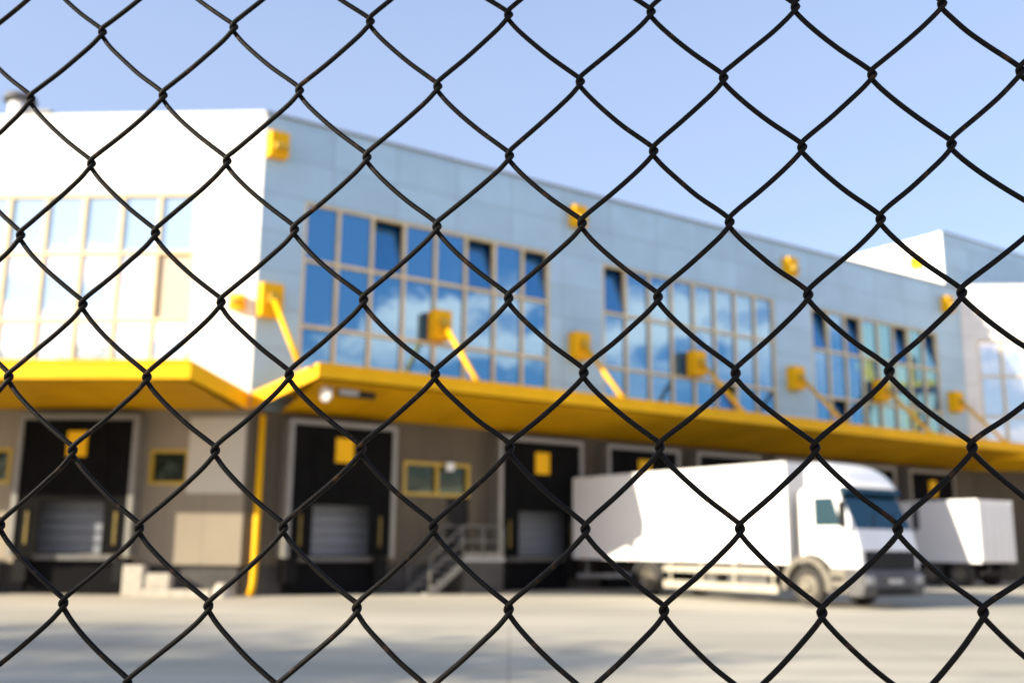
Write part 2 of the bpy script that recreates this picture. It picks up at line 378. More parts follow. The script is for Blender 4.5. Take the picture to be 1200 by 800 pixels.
# canopies: slabs rising outwards, square-cut where they meet at the corner
def canopy(F, u0, u1, c, zt, zb, skew=0, ti=(5.78, 5.28)):
    prof = [(0.0, ti[1]), (c, zb), (c, zt), (0.0, ti[0])]
    s = MB()
    A = [F(u0 + skew * q / c, q, z) for q, z in prof]; Bq = [F(u1, q, z) for q, z in prof]
    s.face([A[3], A[2], Bq[2], Bq[3]]); s.face(A); s.face(Bq[::-1]); s.face([A[1], Bq[1], Bq[2], A[2]]); s.face([A[0], A[3], Bq[3], Bq[0]])
    o = s.build('canopy', M['yellow'], bld)
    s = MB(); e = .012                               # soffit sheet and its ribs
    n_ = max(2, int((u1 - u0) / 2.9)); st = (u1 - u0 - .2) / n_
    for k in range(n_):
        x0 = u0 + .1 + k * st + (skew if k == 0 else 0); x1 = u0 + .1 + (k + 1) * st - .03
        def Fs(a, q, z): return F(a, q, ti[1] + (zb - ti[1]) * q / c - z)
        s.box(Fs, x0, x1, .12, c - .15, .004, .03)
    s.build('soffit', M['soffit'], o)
    s = MB()
    s.box(lambda a, q, z: F(a, q, z), u0 + skew + .02, u1 - .02, c + .002, c + .03, zt - .07, zt + .02)
    s.build('drip_edge', M['yellow'], o)
    return o
CR, CL = 2.9, 4.2
canopy(FR, .01, L_RIGHT - .1, CR, 6.36, 5.96, .82)
canopy(FL, .01, L_LEFT, CL, 6.0, 5.52, .2)
# wall brackets and tie struts that carry the canopies
def bracket(F, u, z, strut=True, c=CR, zc=6.36, w=.68, h=1.0, dep=.46, rod=.085):
    s = MB(); s.box(F, u - w / 2, u + w / 2, .002, dep, z - h / 2, z + h / 2)
    o = s.build('bracket', M['yellow'], bld, bevel=.03)
    s = MB(); s.box(F, u - w * .2, u + w * .2, dep + .003, dep + .16, z - h * .14, z + h * .16); s.build('hinge', M['ochre_dark'], o)
    if strut:
        MB().cyl(F(u, dep + .06, z), F(u, c - .25, zc - .02), rod, n=12).build('strut', M['yellow'], o)
    return o
def lantern(F, u, z, w=.62, h=.80, dep=.4):
    s = MB(); s.box(F, u - w / 2, u + w / 2, .002, dep, z - h / 2, z + h / 2); o = s.build('wall_box', M['yellow'], bld, bevel=.03)
    s = MB(); s.prism(lambda a, q, c: F(q, a, c), [(dep + .003, z + .05), (dep + .22, z - .12), (dep + .22, z - .2), (dep + .003, z - .22)], u - w * .3, u + w * .3)
    s.build('hood', M['ochre_dark'], o)
for k in range(7): bracket(FR, .35 + 5.87 * k, 8.56)
for k in (0, 2, 4, 6): lantern(FR, .33 + 5.87 * k, 13.47)
bracket(FL, .52, 8.48, c=CL, zc=6.0, w=.42, h=.46, dep=.3, rod=.022)
# yellow downpipe at the corner
bis = (n + nl).normalized()
pb = P + d * .36 + n * .16
s = MB(); s.tube([pb + Vector((0, 0, 5.15)), pb + Vector((0, 0, .55)), pb + Vector((-.01, -.03, .3)), pb + Vector((-.05, -.12, .02))], .095, 14)
s.build('downpipe', M['yellow'], bld)

def dock(F, u, sign=True, light_frame=True):
    z0, z1 = DZ0, DZ1; o_ = .62
    s = MB()
    s.box(F, u - .02, u + .13, .002, o_, z0 - .05, z1 + .02).box(F, u + DW - .13, u + DW + .02, .002, o_, z0 - .05, z1 + .02)
    s.box(F, u - .02, u + DW + .02, .004, o_ + .003, z1 + .02, z1 + .16)
    o = s.build('dock_shelter', M['alu'], bld)
    for a, b, q, z in ((u + .13, u + .82, .12, z0), (u + DW - .82, u + DW - .13, .12, z0), (u + .82, u + DW - .82, .10, 2.6)):
        s = MB(); s.box(F, a, b, o_ - q, o_ - q + .06, z, z1); s.build('curtain', M['curtain'], o)
    if sign:
        MB().box(F, u + DW / 2 - .29, u + DW / 2 + .29, o_ - .035, o_ + .0, 3.86, 4.58).build('number_sign', M['yellow'], o)
    for x in (u + .42, u + DW - .5):
        s = MB(); s.box(F, x, x + .075, o_ - .058, o_ - .04, 1.4, 2.3); s.build('guide_stripe', M['guide'], o)
    s = MB()                                          # sectional door, its ribs are real steps
    for k in range(12):
        za = z0 + .02 + k * .31; s.box(F, u + .15, u + DW - .15, -.3, -.20, za, za + .24)
        s.box(F, u + .15, u + DW - .15, -.3, -.27, za + .24, za + .31)
    s.build('dock_door', M['shutter'], o)
    s = MB(); s.box(F, u + .55, u + DW - .55, -.1, .28, z0 - .16, z0 - .02)
    s.build('dock_leveller', M['grey_plastic'], o)
    for x in (u + .1, u + DW - .5):
        s = MB(); s.box(F, x, x + .4, .0, .42, z0 - .75, z0 - .08); s.build('bumper', M['rubber'], o)
    s = MB(); s.box(F, u + .25, u + DW - .25, -.11, .06, .02, z0 - .17)
    s.build('pit_dark', M['unlit_black'], o)  # black block stands for the shade in the recess under the leveller
    return o
for u in DOCKS: dock(FR, u)
for u in DOCKL: dock(FL, u)

# the taller hall behind and the wing at the far end
hall = thing('tall_hall', 'taller white and blue hall rising above the depot roof at its far end', 'building', FR(35.8, 0, 0))
FH = frame(FR(35.8, 0, 0), d, n); FHs = frame(FR(35.8, 0, 0), -n, -d)
ZH = 17.35
MB().wall(FH, 0, 26, ZR - 2.5, ZH, (), v=-.02).build('front_wall', M['blue_panel'], hall)
MB().wall(FHs, .02, 26, ZR - 2.5, ZH, (), v=0).build('end_wall', M['white_panel'], hall)
rr = [FH(0, -.02, ZH - .02), FH(26, -.02, ZH - .02), FH(26, -26, ZH - .02), FH(0, -26, ZH - .02)]
s = MB(); s.face(rr); s.build('roof', M['roof'], hall)
s = MB()
for a, b in ((rr[1], rr[2]), (rr[2], rr[3])): s.face([Vector((a.x, a.y, ZR - 2.5)), Vector((b.x, b.y, ZR - 2.5)), b, a])
s.build('rear_wall', M['white_panel'], hall)
s = MB(); s.box(FH, .03, 26, -.35, .02, ZH, ZH + .08); s.build('roof_edge', M['alu'], hall)
s = MB(); s.box(FHs, 1.1, 1.75, .002, .3, 15.75, 16.35); s.build('wall_box', M['yellow'], hall, bevel=.03)

QW = FR(L_RIGHT, 0, 0); dw = -dl
FW = frame(QW, dw, nl)
wing = thing('wing_building', 'white wing with large windows meeting the depot at its far end', 'building', QW)
ZW = 14.75
ww = (.72, .72 + 10 * 1.18)
MB().wall(FW, 0, 15, 5.3, ZW, [(ww[0], ww[1], 6.5, 11.86)], .3).build('upper_wall', M['white_panel'], wing)
MB().wall(FW, 0, 15, 0, 5.3).build('lower_wall', M['shaded_wall'], wing)
pw = [FW(0, 0, 0), FW(15, 0, 0), FW(15, -24, 0), FW(0, -24, 0)]
s = MB(); s.face([p + Vector((0, 0, ZW - .02)) for p in pw]); s.build('roof', M['roof'], wing)
s = MB()
for a, b in ((pw[1], pw[2]), (pw[2], pw[3]), (pw[3], pw[0])): s.face([a, b, b + Vector((0, 0, ZW)), a + Vector((0, 0, ZW))])
s.build('rear_wall', M['white_panel'], wing)
ribbon_window(FW, *ww, M['glass_pale'], M['ochre'], set(), wing, zs=(6.5, 7.98, 10.02, 11.86), cols=10)
s = MB(); A = [FW(-1.5, q, z) for q, z in ((0, 5.28), (2.2, 5.7), (2.2, 6.14), (0, 5.8))]; Bq = [FW(15, q, z) for q, z in ((0, 5.28), (2.2, 5.7), (2.2, 6.14), (0, 5.8))]
for q in range(4): s.face([A[q], Bq[q], Bq[(q + 1) % 4], A[(q + 1) % 4]])
s.face(A); s.face(Bq[::-1]); s.build('canopy', M['yellow'], wing)

tw = MB(); tw.wall(frame((41.5, 60, 0), (0, -1, 0), (-1, 0, 0)), 0, 15.2, 3.4, 16.8); tw.wall(frame((41.5, 44.8, 0), (1, 0, 0), (0, -1, 0)), 0, 10, 3.4, 16.8)
tw.face([(41.5, 44.8, 16.8), (51.5, 44.8, 16.8), (51.5, 60, 16.8), (41.5, 60, 16.8)]); two = tw.build('stair_tower', M['pale_panel'], wing)
tw = MB()
for y in (45.2, 48.2, 51.2): tw.box(I_ := (lambda a, b, c: Vector((a, b, c))), 40.9, 41.48, y, y + .35, 3.0, 14.5)
tw.box(I_, 40.6, 41.49, 44.9, 52, 8.6, 9.2).box(I_, 40.6, 41.49, 44.9, 52, 12.2, 12.6)
tw.build('gantry', M['yellow'], two)
tw = MB(); tw.box(I_, 41.52, 51.4, 44.83, 59.9, 0, 3.4); tw.build('base', M['shaded_wall'], two)

# small things round the building
s = MB(); vb = FL(9.5, -2.6, 0)
vent = thing('roof_vent', 'white round vent pipe with a dark cap on the depot roof', 'vent', vb + Vector((0, 0, ZR)))
MB().cyl(vb + Vector((0, 0, ZR - .05)), vb + Vector((0, 0, 16.2)), .36, n=20).build('pipe', M['white_paint'], vent)
s = MB(); s.lathe(vb + Vector((0, 0, 16.2)), (0, 0, 1), [(0, .37), (.02, .55), (.22, .5), (.34, .1), (.34, 0)]); s.build('cap', M['grey_plastic'], vent)
vb2 = FL(8.65, -2.9, 0)
box = thing('roof_unit', 'dark ventilation box on the roof beside the vent pipe', 'roof unit', vb2 + Vector((0, 0, ZR)))
Fv = frame(vb2, dl, nl)
MB().box(Fv, -.25, .45, -.4, .4, ZR - .05, 15.75).build('housing', M['grey_plastic'], box, bevel=.04)
MB().box(Fv, -.32, .52, -.47, .47, 15.75, 15.88).build('lid', M['alu'], box)

lp = FR(1.35, 2.35, 5.72)
fl = thing('floodlight', 'round white floodlight hanging under the yellow canopy at the corner', 'lamp', lp)
s = MB(); s.lathe(lp + Vector((0, 0, -.12)), (-.6, -.75, -.25), [(-.16, .0), (-.16, .1), (-.02, .2), (.06, .22), (.08, .2), (.08, 0)], 24); s.build('lamp_head', M['lamp'], fl)
s = MB(); s.tube([lp + Vector((0, 0, -.12)), lp + Vector((.1, .05, .05)), FR(1.67, 2.3, 5.84)], .035, 8); s.build('arm', M['steel'], fl)
s = MB(); s.box(FR, 1.77, 2.92, 2.1, 2.3, 5.60, 5.80); s.build('housing', M['black_plastic'], fl, bevel=.02)
s = MB(); s.box(FR, 1.72, 2.32, 2.3, 2.42, 5.62, 5.78); s.build('ballast', M['steel'], fl, bevel=.02)
wl_ = thing('wall_lamp', 'small white lamp on the wall over the two-pane window', 'lamp', FR(6.77, 0, 3.9))
s = MB(); s.box(FR, 6.62, 6.92, .03, .22, 3.82, 4.1); s.build('housing', M['lamp'], wl_, bevel=.04)
s = MB(); s.cyl(FR(6.77, .0, 4.0), FR(6.77, .1, 4.0), .05); s.build('mount', M['steel'], wl_)
# concrete kerb pieces and wheel stops
def block(F, a0, a1, b0, b1, z1, label, group=None, nm='concrete_kerb', c='kerb'):
    s = MB(); s.box(F, a0, a1, b0, b1, -.02, z1); o = s.build(nm, M['kerb'], None, bevel=.04); tag(o, label, c, group); return o
block(FL, .45, 2.6, .5, 1.0, .2, 'pale concrete kerb on the ground below the sunlit wall')
block(FL, 7.1, 11.9, .4, 1.0, .3, 'long pale concrete kerb left of the sunlit dock')
block(FL, 2.6, 3.2, .05, .45, .84, 'pale concrete block right of the sunlit dock opening', nm='concrete_block', c='block')
block(FL, 1.85, 2.58, .05, .4, .62, 'low concrete block beside the taller block by the dock', nm='concrete_block', c='block')
block(FL, 7.02, 7.6, .05, .6, 1.0, 'pale concrete block left of the sunlit dock opening', nm='concrete_block', c='block')
s = MB(); fz = FL(.2, .75, 0); s.lathe(fz, (0, 0, 1), [(0, .3), (.16, .28), (.38, .16), (.40, 0)], 12); tag(s.build('boundary_stone', M['kerb']), 'small white stone standing left of the yellow downpipe', 'stone')
# steel stairs to the door
st = thing('loading_stairs', 'grey steel stairs with railing leading up to the dark door', 'stairs', FR(6.62, 0, 0))
s = MB(); s.box(FR, 6.52, 8.07, .03, 1.5, .98, 1.08); s.build('platform', M['steel'], st)
s = MB(); s.box(FR, 6.57, 8.04, .05, 1.44, .0, .977); s.build('base', M['plinth'], st)
s = MB()
for k in range(5): s.box(FR, 6.52 - .25 * (k + 1), 6.52 - .25 * k, .12, 1.4, 1.0 - .2 * (k + 1), 1.05 - .2 * (k + 1))
s.build('treads', M['steel'], st)
for v in (.06, 1.42):
    s = MB(); s.prism(lambda a, q, c: FR(a, q, c), [(6.52, .78), (6.52, 1.06), (5.27, .06), (5.27, -.0), (5.52, -.0)], v, v + .06); s.build('stringer', M['alu'], st)
for v in (.1, 1.45):
    s = MB()
    for (u, z) in ((8.02, 1.08), (7.27, 1.08), (6.54, 1.08), (5.37, .1)): s.cyl(FR(u, v, z), FR(u, v, z + .98), .028, n=8)
    for dz in (.98, .52): s.tube([FR(8.02, v, 1.08 + dz), FR(6.54, v, 1.08 + dz), FR(5.37, v, .1 + dz)], .026, 8)
    if v > 1: s.box(FR, 6.54, 8.02, v - .012, v + .012, 1.12, 1.24)
    s.build('railing', M['alu'], st)

# ------------------------------------------------------------------ trucks
I = lambda a, b, c: Vector((a, b, c))
def lmb(): return MB()
def truck_wheel(parent, x, y, side, dual=False):
    s = MB(); ax = (0, side, 0); w = .30
    s.lathe((x, y, .5), ax, [(-w, .28), (-w, .46), (-w + .05, .5), (-.03, .5), (.0, .46), (.005, .31), (-.03, .29)], 36)
    ty = s.build('wheel', M['tyre'], parent)
    s = MB(); s.lathe((x, y, .5), ax, [(-.02, .295), (.0, .28), (-.05, .25)] + ([(-.16, .2), (-.16, .13), (-.02, .12), (0, .1), (0, 0)] if dual else [(-.02, .2), (.03, .16), (.05, .12), (.1, .1), (.1, 0)]), 28)
    for k in range(10):
        a = 2 * math.pi * k / 10; r = .17
        p = Vector((x + r * math.cos(a), y + side * (-.14 if dual else .02), .5 + r * math.sin(a))); s.cyl(p, p + Vector((0, side * .05, 0)), .018, n=6)
    s.build('rim', M['rim'], ty)
def in_root(o):  # verts are already local
    ROOTM[o] = Matrix.Identity(4)
fx = Vector(n); ly = Vector(d)
rot = Matrix((fx, ly, Vector((0, 0, 1)))).transposed()
def trk(name, label, cat, origin):
    o = thing(name, label, cat, origin, rot); in_root(o); return o
W = 1.25
Ftr = Vector((7.7403, 27.248, 0)) + d * W
tr = trk('box_truck', 'white box lorry with dark grille backed up to the loading docks', 'truck', Ftr)
# cargo box
s = MB(); s.box(I, -9.85, -.52, -W, W, 1.08, 3.77); bx = s.build('cargo_box', M['box_white'], tr, bevel=.03)
s = MB()
for y in (-W - .012, W - .02):
    s.box(I, -9.86, -.51, y, y + .032, 1.06, 1.17).box(I, -9.86, -.51, y, y + .032, 3.7, 3.78)
    s.box(I, -.6, -.51, y, y + .032, 1.17, 3.7).box(I, -9.86, -9.78, y, y + .032, 1.17, 3.7)
s.build('edge_trim', M['white_paint'], bx)
s = MB()
for k in range(14): s.box(I, -9.4 + k * .66, -9.385 + k * .66, -W - .004, -W, 1.17, 3.7)
s.build('panel_seam', M['box_white'], bx)
for x in (-9.2, -6.9, -4.6, -2.3):
    s = MB(); s.box(I, x, x + .12, -W - .016, -W - .012, 1.09, 1.14); s.build('side_marker', M['amber'], bx)
# chassis
s = MB()
for y in (-.45, .39): s.box(I, -9.6, 1.2, y, y + .07, .72, .98)
for x in (-9.3, -7.4, -5.2, -3.0, -1.1): s.box(I, x, x + .12, -1.1, 1.1, .98, 1.08)
s.cyl(I(-6.2, -1.0, .5), I(-6.2, 1.0, .5), .1, n=10).cyl(I(0, -1.0, .5), I(0, 1.0, .5), .08, n=10)
s.box(I, -6.45, -5.95, -.25, .25, .3, .72)
ch = s.build('chassis', M['black_plastic'], tr)
s = MB(); s.box(I, -3.0, -1.5, -1.05, -.5, .42, .95); s.build('fuel_tank', M['grey_plastic'], ch, bevel=.08, seg=3)
s = MB(); s.box(I, -4.3, -3.4, -1.05, -.55, .45, .92); s.build('battery_box', M['grey_plastic'], ch, bevel=.03)
s = MB(); s.box(I, -9.8, -9.68, -1.15, 1.15, .42, .56).box(I, -9.75, -9.68, -.8, -.7, .56, 1.0).box(I, -9.75, -9.68, .7, .8, .56, 1.0); s.build('rear_guard', M['steel'], ch)
for side in (-1, 1):
    s = MB(); y0, y1 = (side * 1.2 - .02, side * 1.2 + .02)
    s.box(I, -5.45, -.98, y0, y1, .76, .93).box(I, -5.45, -.98, y0, y1, .28, .50)
    for x in (-5.2, -3.9, -2.6, -1.2): s.box(I, x, x + .07, side * 1.17 - .02, side * 1.17 + .005, .30, 1.06)
    s.build('side_guard', M['rail'], tr)
for side in (-1, 1):
    truck_wheel(tr, 0, side * 1.2, side); truck_wheel(tr, -6.2, side * 1.2, side, True)
    s = MB(); pr = [( -6.2 + .66 * math.cos(a), .5 + .60 * math.sin(a)) for a in [R(x) for x in range(10, 171, 16)]]; pi_ = [( -6.2 + .62 * math.cos(a), .5 + .56 * math.sin(a)) for a in [R(x) for x in range(170, 9, -16)]]
    s.prism(I, pr + pi_, side * .85, side * 1.22); s.build('mudguard', M['grey_plastic'], tr)
    s = MB(); s.box(I, -7.0, -6.97, side * 1.02 - .2, side * 1.02 + .2, .22, .75); s.build('mud_flap', M['rubber'], tr)
# cab
CWd = 1.21
prof = [(-.18, 1.0), (-.18, 2.90), (-.06, 3.04), (.95, 3.06), (1.10, 2.98), (1.58, 1.98), (1.70, 1.5), (1.72, .98), (.78, .98), (.66, 1.12), (.45, 1.26), (.2, 1.32), (0, 1.33)]
s = MB(); s.prism(I, prof, -CWd, CWd); cab = s.build('cab', M['white_paint'], tr, bevel=.06, seg=3)
# fender, steps, bumper
for side in (-1, 1):
    s = MB(); out = [(0.0 + .80 * math.cos(a), .5 + .80 * math.sin(a)) for a in [R(x) for x in range(-8, 189, 14)]]; inn = [(0.0 + .64 * math.cos(a), .5 + .64 * math.sin(a)) for a in [R(x) for x in range(188, -9, -14)]]
    y = sorted((side * .9, side * 1.26)); s.prism(I, out + inn, *y); s.build('fender', M['dusty'], cab)
    s = MB(); y = sorted((side * .8, side * 1.235)); s.box(I, .74, 1.25, *y, .36, .975); 
    sp = s.build('step', M['dusty'], cab, bevel=.03)
    s = MB(); y = sorted((side * 1.236, side * 1.25)); s.box(I, .82, 1.16, *y, .42, .52).box(I, .82, 1.16, *y, .68, .78); s.build('tread', M['black_plastic'], sp)
s = MB(); s.prism(I, [(1.25, .30), (1.25, .98), (1.74, .98), (1.80, .80), (1.82, .55), (1.74, .30)], -1.24, 1.24); bp_ = s.build('bumper', M['bumper_grey'], cab, bevel=.05, seg=3)
for y in (-1.0, 1.0):
    s = MB(); s.box(I, 1.79, 1.845, y - .17, y + .17, .6, .82); s.build('headlight', M['headlamp'], bp_, bevel=.03)
s = MB(); s.box(I, 1.83, 1.85, -.28, .28, .62, .74); s.build('number_plate', M['plate'], bp_)
s = MB(); s.box(I, 1.80, 1.83, -.7, .7, .36, .5); s.build('air_intake', M['black_plastic'], bp_)
# front: windscreen, grille, visor
def on_front(y0, y1, t0, t1, p=.012, th=.02):
    """a slab lying on the sloped screen between the roof (t=0) and the sill (t=1)"""
    a, b = Vector((1.10, 0, 2.98)), Vector((1.58, 0, 1.98)); nn = Vector((1.0, 0, .48)).normalized()
    s = MB(); f = lambda yy, hh, tt: a.lerp(b, tt) + Vector((0, yy, 0)) + nn * hh
    s.box(f, y0, y1, p - th, p, t0, t1); return s
on_front(-1.14, 1.14, .10, 1.0).build('windscreen', M['screen'], cab)
s = on_front(-1.16, 1.16, -.02, .16, .16, .12); s.build('sun_visor', M['screen'], cab)
s = MB()
for k in range(5): s.prism(I, [(1.70, .99 + k * .085), (1.752, .99 + k * .085), (1.74, 1.05 + k * .085), (1.69, 1.05 + k * .085)], -.95, .95)
s.box(I, 1.60, 1.736, -1.04, 1.04, .985, 1.43); gr = s.build('grille', M['black_plastic'], cab)
for y in (-.45, .35):
    s = MB(); s.tube([on_front(0, 0, 0, 0).v[0] + Vector((.5, y, -1.0)), Vector((1.45, y + .3, 2.4))], .012, 6); s.build('wiper', M['black_plastic'], cab)
# doors with windows and handles, mirrors
for side in (-1, 1):
    y = sorted((side * CWd, side * (CWd + .014)))
    s = MB(); s.prism(I, [(.28, 1.34), (.28, 2.86), (.98, 2.86), (1.34, 2.08), (1.40, 1.10), (.84, 1.10), (.7, 1.26)], *y); dr = s.build('door', M['white_paint'], cab, bevel=.012)
    y = sorted((side * (CWd + .010), side * (CWd + .020)))
    s = MB(); s.prism(I, [(.36, 2.05), (.36, 2.78), (.96, 2.78), (1.20, 2.05)], *y); s.build('side_window', M['screen'], dr)
    s = MB(); y = sorted((side * (CWd + .016), side * (CWd + .05))); s.box(I, .34, .5, *y, 1.72, 1.76); s.build('handle', M['black_plastic'], dr)
    s = MB(); y = sorted((side * 1.42, side * 1.64)); s.box(I, 1.42, 1.52, *y, 2.0, 2.65); mi = s.build('mirror', M['black_plastic'], cab, bevel=.04, seg=3)
    s = MB(); s.tube([(1.25, side * 1.2, 2.74), (1.46, side * 1.5, 2.78), (1.47, side * 1.5, 2.6)], .02, 8); s.tube([(1.42, side * 1.2, 1.96), (1.47, side * 1.5, 1.96), (1.47, side * 1.5, 2.1)], .02, 8); s.build('bracket', M['black_plastic'], mi)
# roof fairing: a swept shell
s = MB(); secs = []
for k, x in enumerate([.02, .25, .5, .75, .98, 1.16, 1.28]):
    tt = k / 6; ht = .70 * (1 - tt ** 2.3) + .03; wd = 1.13 - .10 * tt; zb = 3.03
    ring = []
    for q in range(15):
        a = math.pi * q / 14; cc = math.cos(a); ss = math.sin(a)
        ring.append(Vector((x, -wd * math.copysign(abs(cc) ** .35, cc), zb + ht * (abs(ss) ** .35))))
    secs.append(ring)
i0 = len(s.v)
for rg in secs: s.v += rg
for k in range(6):
    for q in range(14):
        s.f.append([i0 + k * 15 + q, i0 + k * 15 + q + 1, i0 + (k + 1) * 15 + q + 1, i0 + (k + 1) * 15 + q]); s.uv.append(None); s.sm.append(True)
s.f.append([i0 + q for q in range(15)]); s.uv.append(None); s.sm.append(False)
s.f.append([i0 + 90 + q for q in range(14, -1, -1)]); s.uv.append(None); s.sm.append(False)
s.build('roof_fairing', M['white_paint'], cab)
for side in (-1, 1):
    s = MB(); y = sorted((side * 1.02, side * 1.06)); s.prism(I, [(-.36, 1.3), (-.36, 2.95), (-.19, 2.9), (-.19, 1.3)], *y); s.build('side_deflector', M['bumper_grey'], cab)
s = MB(); s.box(I, -.5, -.2, -.9, .9, 1.1, 2.6); s.build('intake_stack', M['black_plastic'], ch)

# box trailer standing at the far dock
T_U, T_N = 28.47, 5.2
t2 = trk('box_trailer', 'white box trailer parked at the far dock behind the lorry cab', 'trailer', FR(T_U + W, T_N, 0))
s = MB(); s.box(I, -4.5, 0, -W, W, .98, 3.46); bx2 = s.build('cargo_box', M['box_white'], t2, bevel=.03)
s = MB()
for y in (-W - .012, W - .02):
    s.box(I, -4.5, .012, y, y + .032, .96, 1.06).box(I, -4.5, .012, y, y + .032, 3.39, 3.47).box(I, -.07, .012, y, y + .032, 1.06, 3.39)
s.build('edge_trim', M['white_paint'], bx2)
for yy in (-1, 1):
    s = MB(); y = sorted((yy * .01, yy * 1.21)); s.box(I, .004, .03, *y, 1.08, 3.36); dd = s.build('rear_door', M['box_white'], bx2)
    
    for q in (.3, .85):
        s = MB(); s.cyl(I(.05, yy * q, 1.1), I(.05, yy * q, 3.38), .013, n=8); s.build('lock_bar', M['box_white'], dd)
s = MB()
for y in (-.5, .43): s.box(I, -4.4, -.1, y, y + .07, .72, .98)
s.cyl(I(-2.3, -1, .5), I(-2.3, 1, .5), .09, n=10).cyl(I(-1.0, -1, .5), I(-1.0, 1, .5), .09, n=10)
ch2 = s.build('chassis', M['black_plastic'], t2)
s = MB(); s.box(I, -.12, -.02, -1.15, 1.15, .48, .62).box(I, -.1, -.04, -.7, -.6, .62, .98).box(I, -.1, -.04, .6, .7, .62, .98); s.build('rear_guard', M['black_plastic'], ch2)
for side in (-1, 1):
    for x in (-2.3, -1.0):
        truck_wheel(t2, x, side * 1.2, side, True)
        s = MB(); s.box(I, x - .55, x - .52, side * 1.02 - .2, side * 1.02 + .2, .25, .85); s.build('mud_flap', M['rubber'], t2)

# ------------------------------------------------------------------ trees behind the camera whose shade falls on the yard
def tree_mesh(seed, h):
    rnd = random.Random(seed); wood = MB(); lf = MB()
    trunk = [Vector((0, 0, -.1)), Vector((.1, 0, h * .25)), Vector((-.05, .1, h * .5)), Vector((.08, 0, h * .78)), Vector((0, 0, h * .95))]
    wood.tube(trunk, [.26, .2, .15, .08, .02], 8)
    tips = []
    for k in range(16):
        z = h * (.3 + .62 * k / 16); a = k * 2.4 + rnd.uniform(-.3, .3); L = h * (.30 - .17 * k / 16) * rnd.uniform(.8, 1.2)
        p0 = Vector((0, 0, z)); p1 = p0 + Vector((math.cos(a) * L * .5, math.sin(a) * L * .5, L * .25)); p2 = p0 + Vector((math.cos(a) * L, math.sin(a) * L, L * .5))
        wood.tube([p0, p1, p2], [.08, .05, .015], 6, caps=False); tips += [p1, p2, p1.lerp(p2, .5)]
    for c in tips:
        if rnd.random() < .26: continue
        r0 = rnd.uniform(.8, 1.35) * h / 11
        for _ in range(62):
            v = Vector((rnd.gauss(0, .5), rnd.gauss(0, .5), rnd.gauss(0, .42))) * r0; p = c + v
            a = Vector((rnd.uniform(-1, 1), rnd.uniform(-1, 1), rnd.uniform(-1, 1))).normalized() * .11; b = a.orthogonal().normalized() * .07
            lf.face([p - a, p + b, p + a, p - b])
    return wood, lf
proto = {}
spots = [(-33.5, 2.6, 13.4, 1), (-28, 1.6, 12.8, 2), (-24.0, 2.2, 10.2, 1), (-31.5, -2.0, 14.2, 2), (-20.3, 3.4, 9.0, 1), (-38.5, 1.0, 15.0, 2), (-17.2, 5.0, 8.8, 1), (-22.0, -2.5, 11.6, 2), (-9.6, -4.5, 9.4, 2), (-7.4, -4.2, 8.6, 1)]  # the last two, out of view, are added to shade the fence
txt = ['broad leafy tree', 'slender leafy tree']
for i, (x, y, h, sd) in enumerate(spots):
    o = thing('broadleaf_tree', txt[sd - 1] + ' out of view beyond the left end of the wire fence', 'tree', (x, y, 0), None, 'trees beside the yard')
    if sd not in proto:
        w_, l_ = tree_mesh(sd, 11.0); ROOTM[o] = Matrix.Identity(4)
        proto[sd] = (w_.build('trunk', M['bark'], o), l_.build('crown', M['leaf'], o))
    else:
        for c in proto[sd]:
            q = c.copy(); col.objects.link(q); q.parent = o
    o.scale = (h / 11,) * 3; o.rotation_euler = (0, 0, i * 1.3)

# ------------------------------------------------------------------ chain-link fence right in front of the camera
KN = {0: (0, [(120, 39), (274, 33), (434, 26), (596, 18), (763, 14), (932, 8), (1104, 4)]),
      1: (-1, [(36, 117), (191, 113), (351, 107), (513, 102), (680, 96), (848, 91), (1022, 87), (1196, 82)]),
      2: (0, [(107, 193), (266, 190), (430, 185), (597, 183), (766, 177), (940, 172), (1115, 168)]),
      3: (-1, [(24, 277), (182, 274), (345, 270), (512, 266), (682, 262), (855, 260), (1032, 256)]),
      4: (0, [(97, 358), (259, 355), (426, 352), (596, 350), (771, 348), (947, 345), (1127, 342)]),
      5: (-1, [(10, 443), (172, 443), (339, 440), (510, 439), (684, 437), (862, 437), (1042, 434)]),
      6: (0, [(85, 529), (252, 529), (423, 527), (597, 525), (773, 524), (955, 524), (1139, 523)]),
      7: (-1, [(0, 617), (163, 620), (332, 619), (508, 618), (686, 620), (867, 619), (1052, 619)]),
      8: (0, [(74, 708), (244, 711), (418, 713), (596, 714), (778, 715), (963, 717), (1152, 716)])}
FY = R(-8.4); fe = Vector((math.cos(FY), math.sin(FY), 0)); fn = Vector((fe.y, -fe.x, 0))   # along the fence / towards the camera
FO = Vector((0, .5, 0)); CC = Vector((0, 0, H)); FPX = 1190.
def fence_uv(x, y):
    r = fw * FPX + ri * (x - 600) - up * (y - 400); tt = (FO - CC).dot(fn) / r.dot(fn); p = CC + r * tt
    return (p - FO).dot(fe), p.z
meas = {}
for r_, (q0, lst) in KN.items():
    for k, (x, y) in enumerate(lst): meas[(q0 + 2 * k, r_)] = fence_uv(x, y)
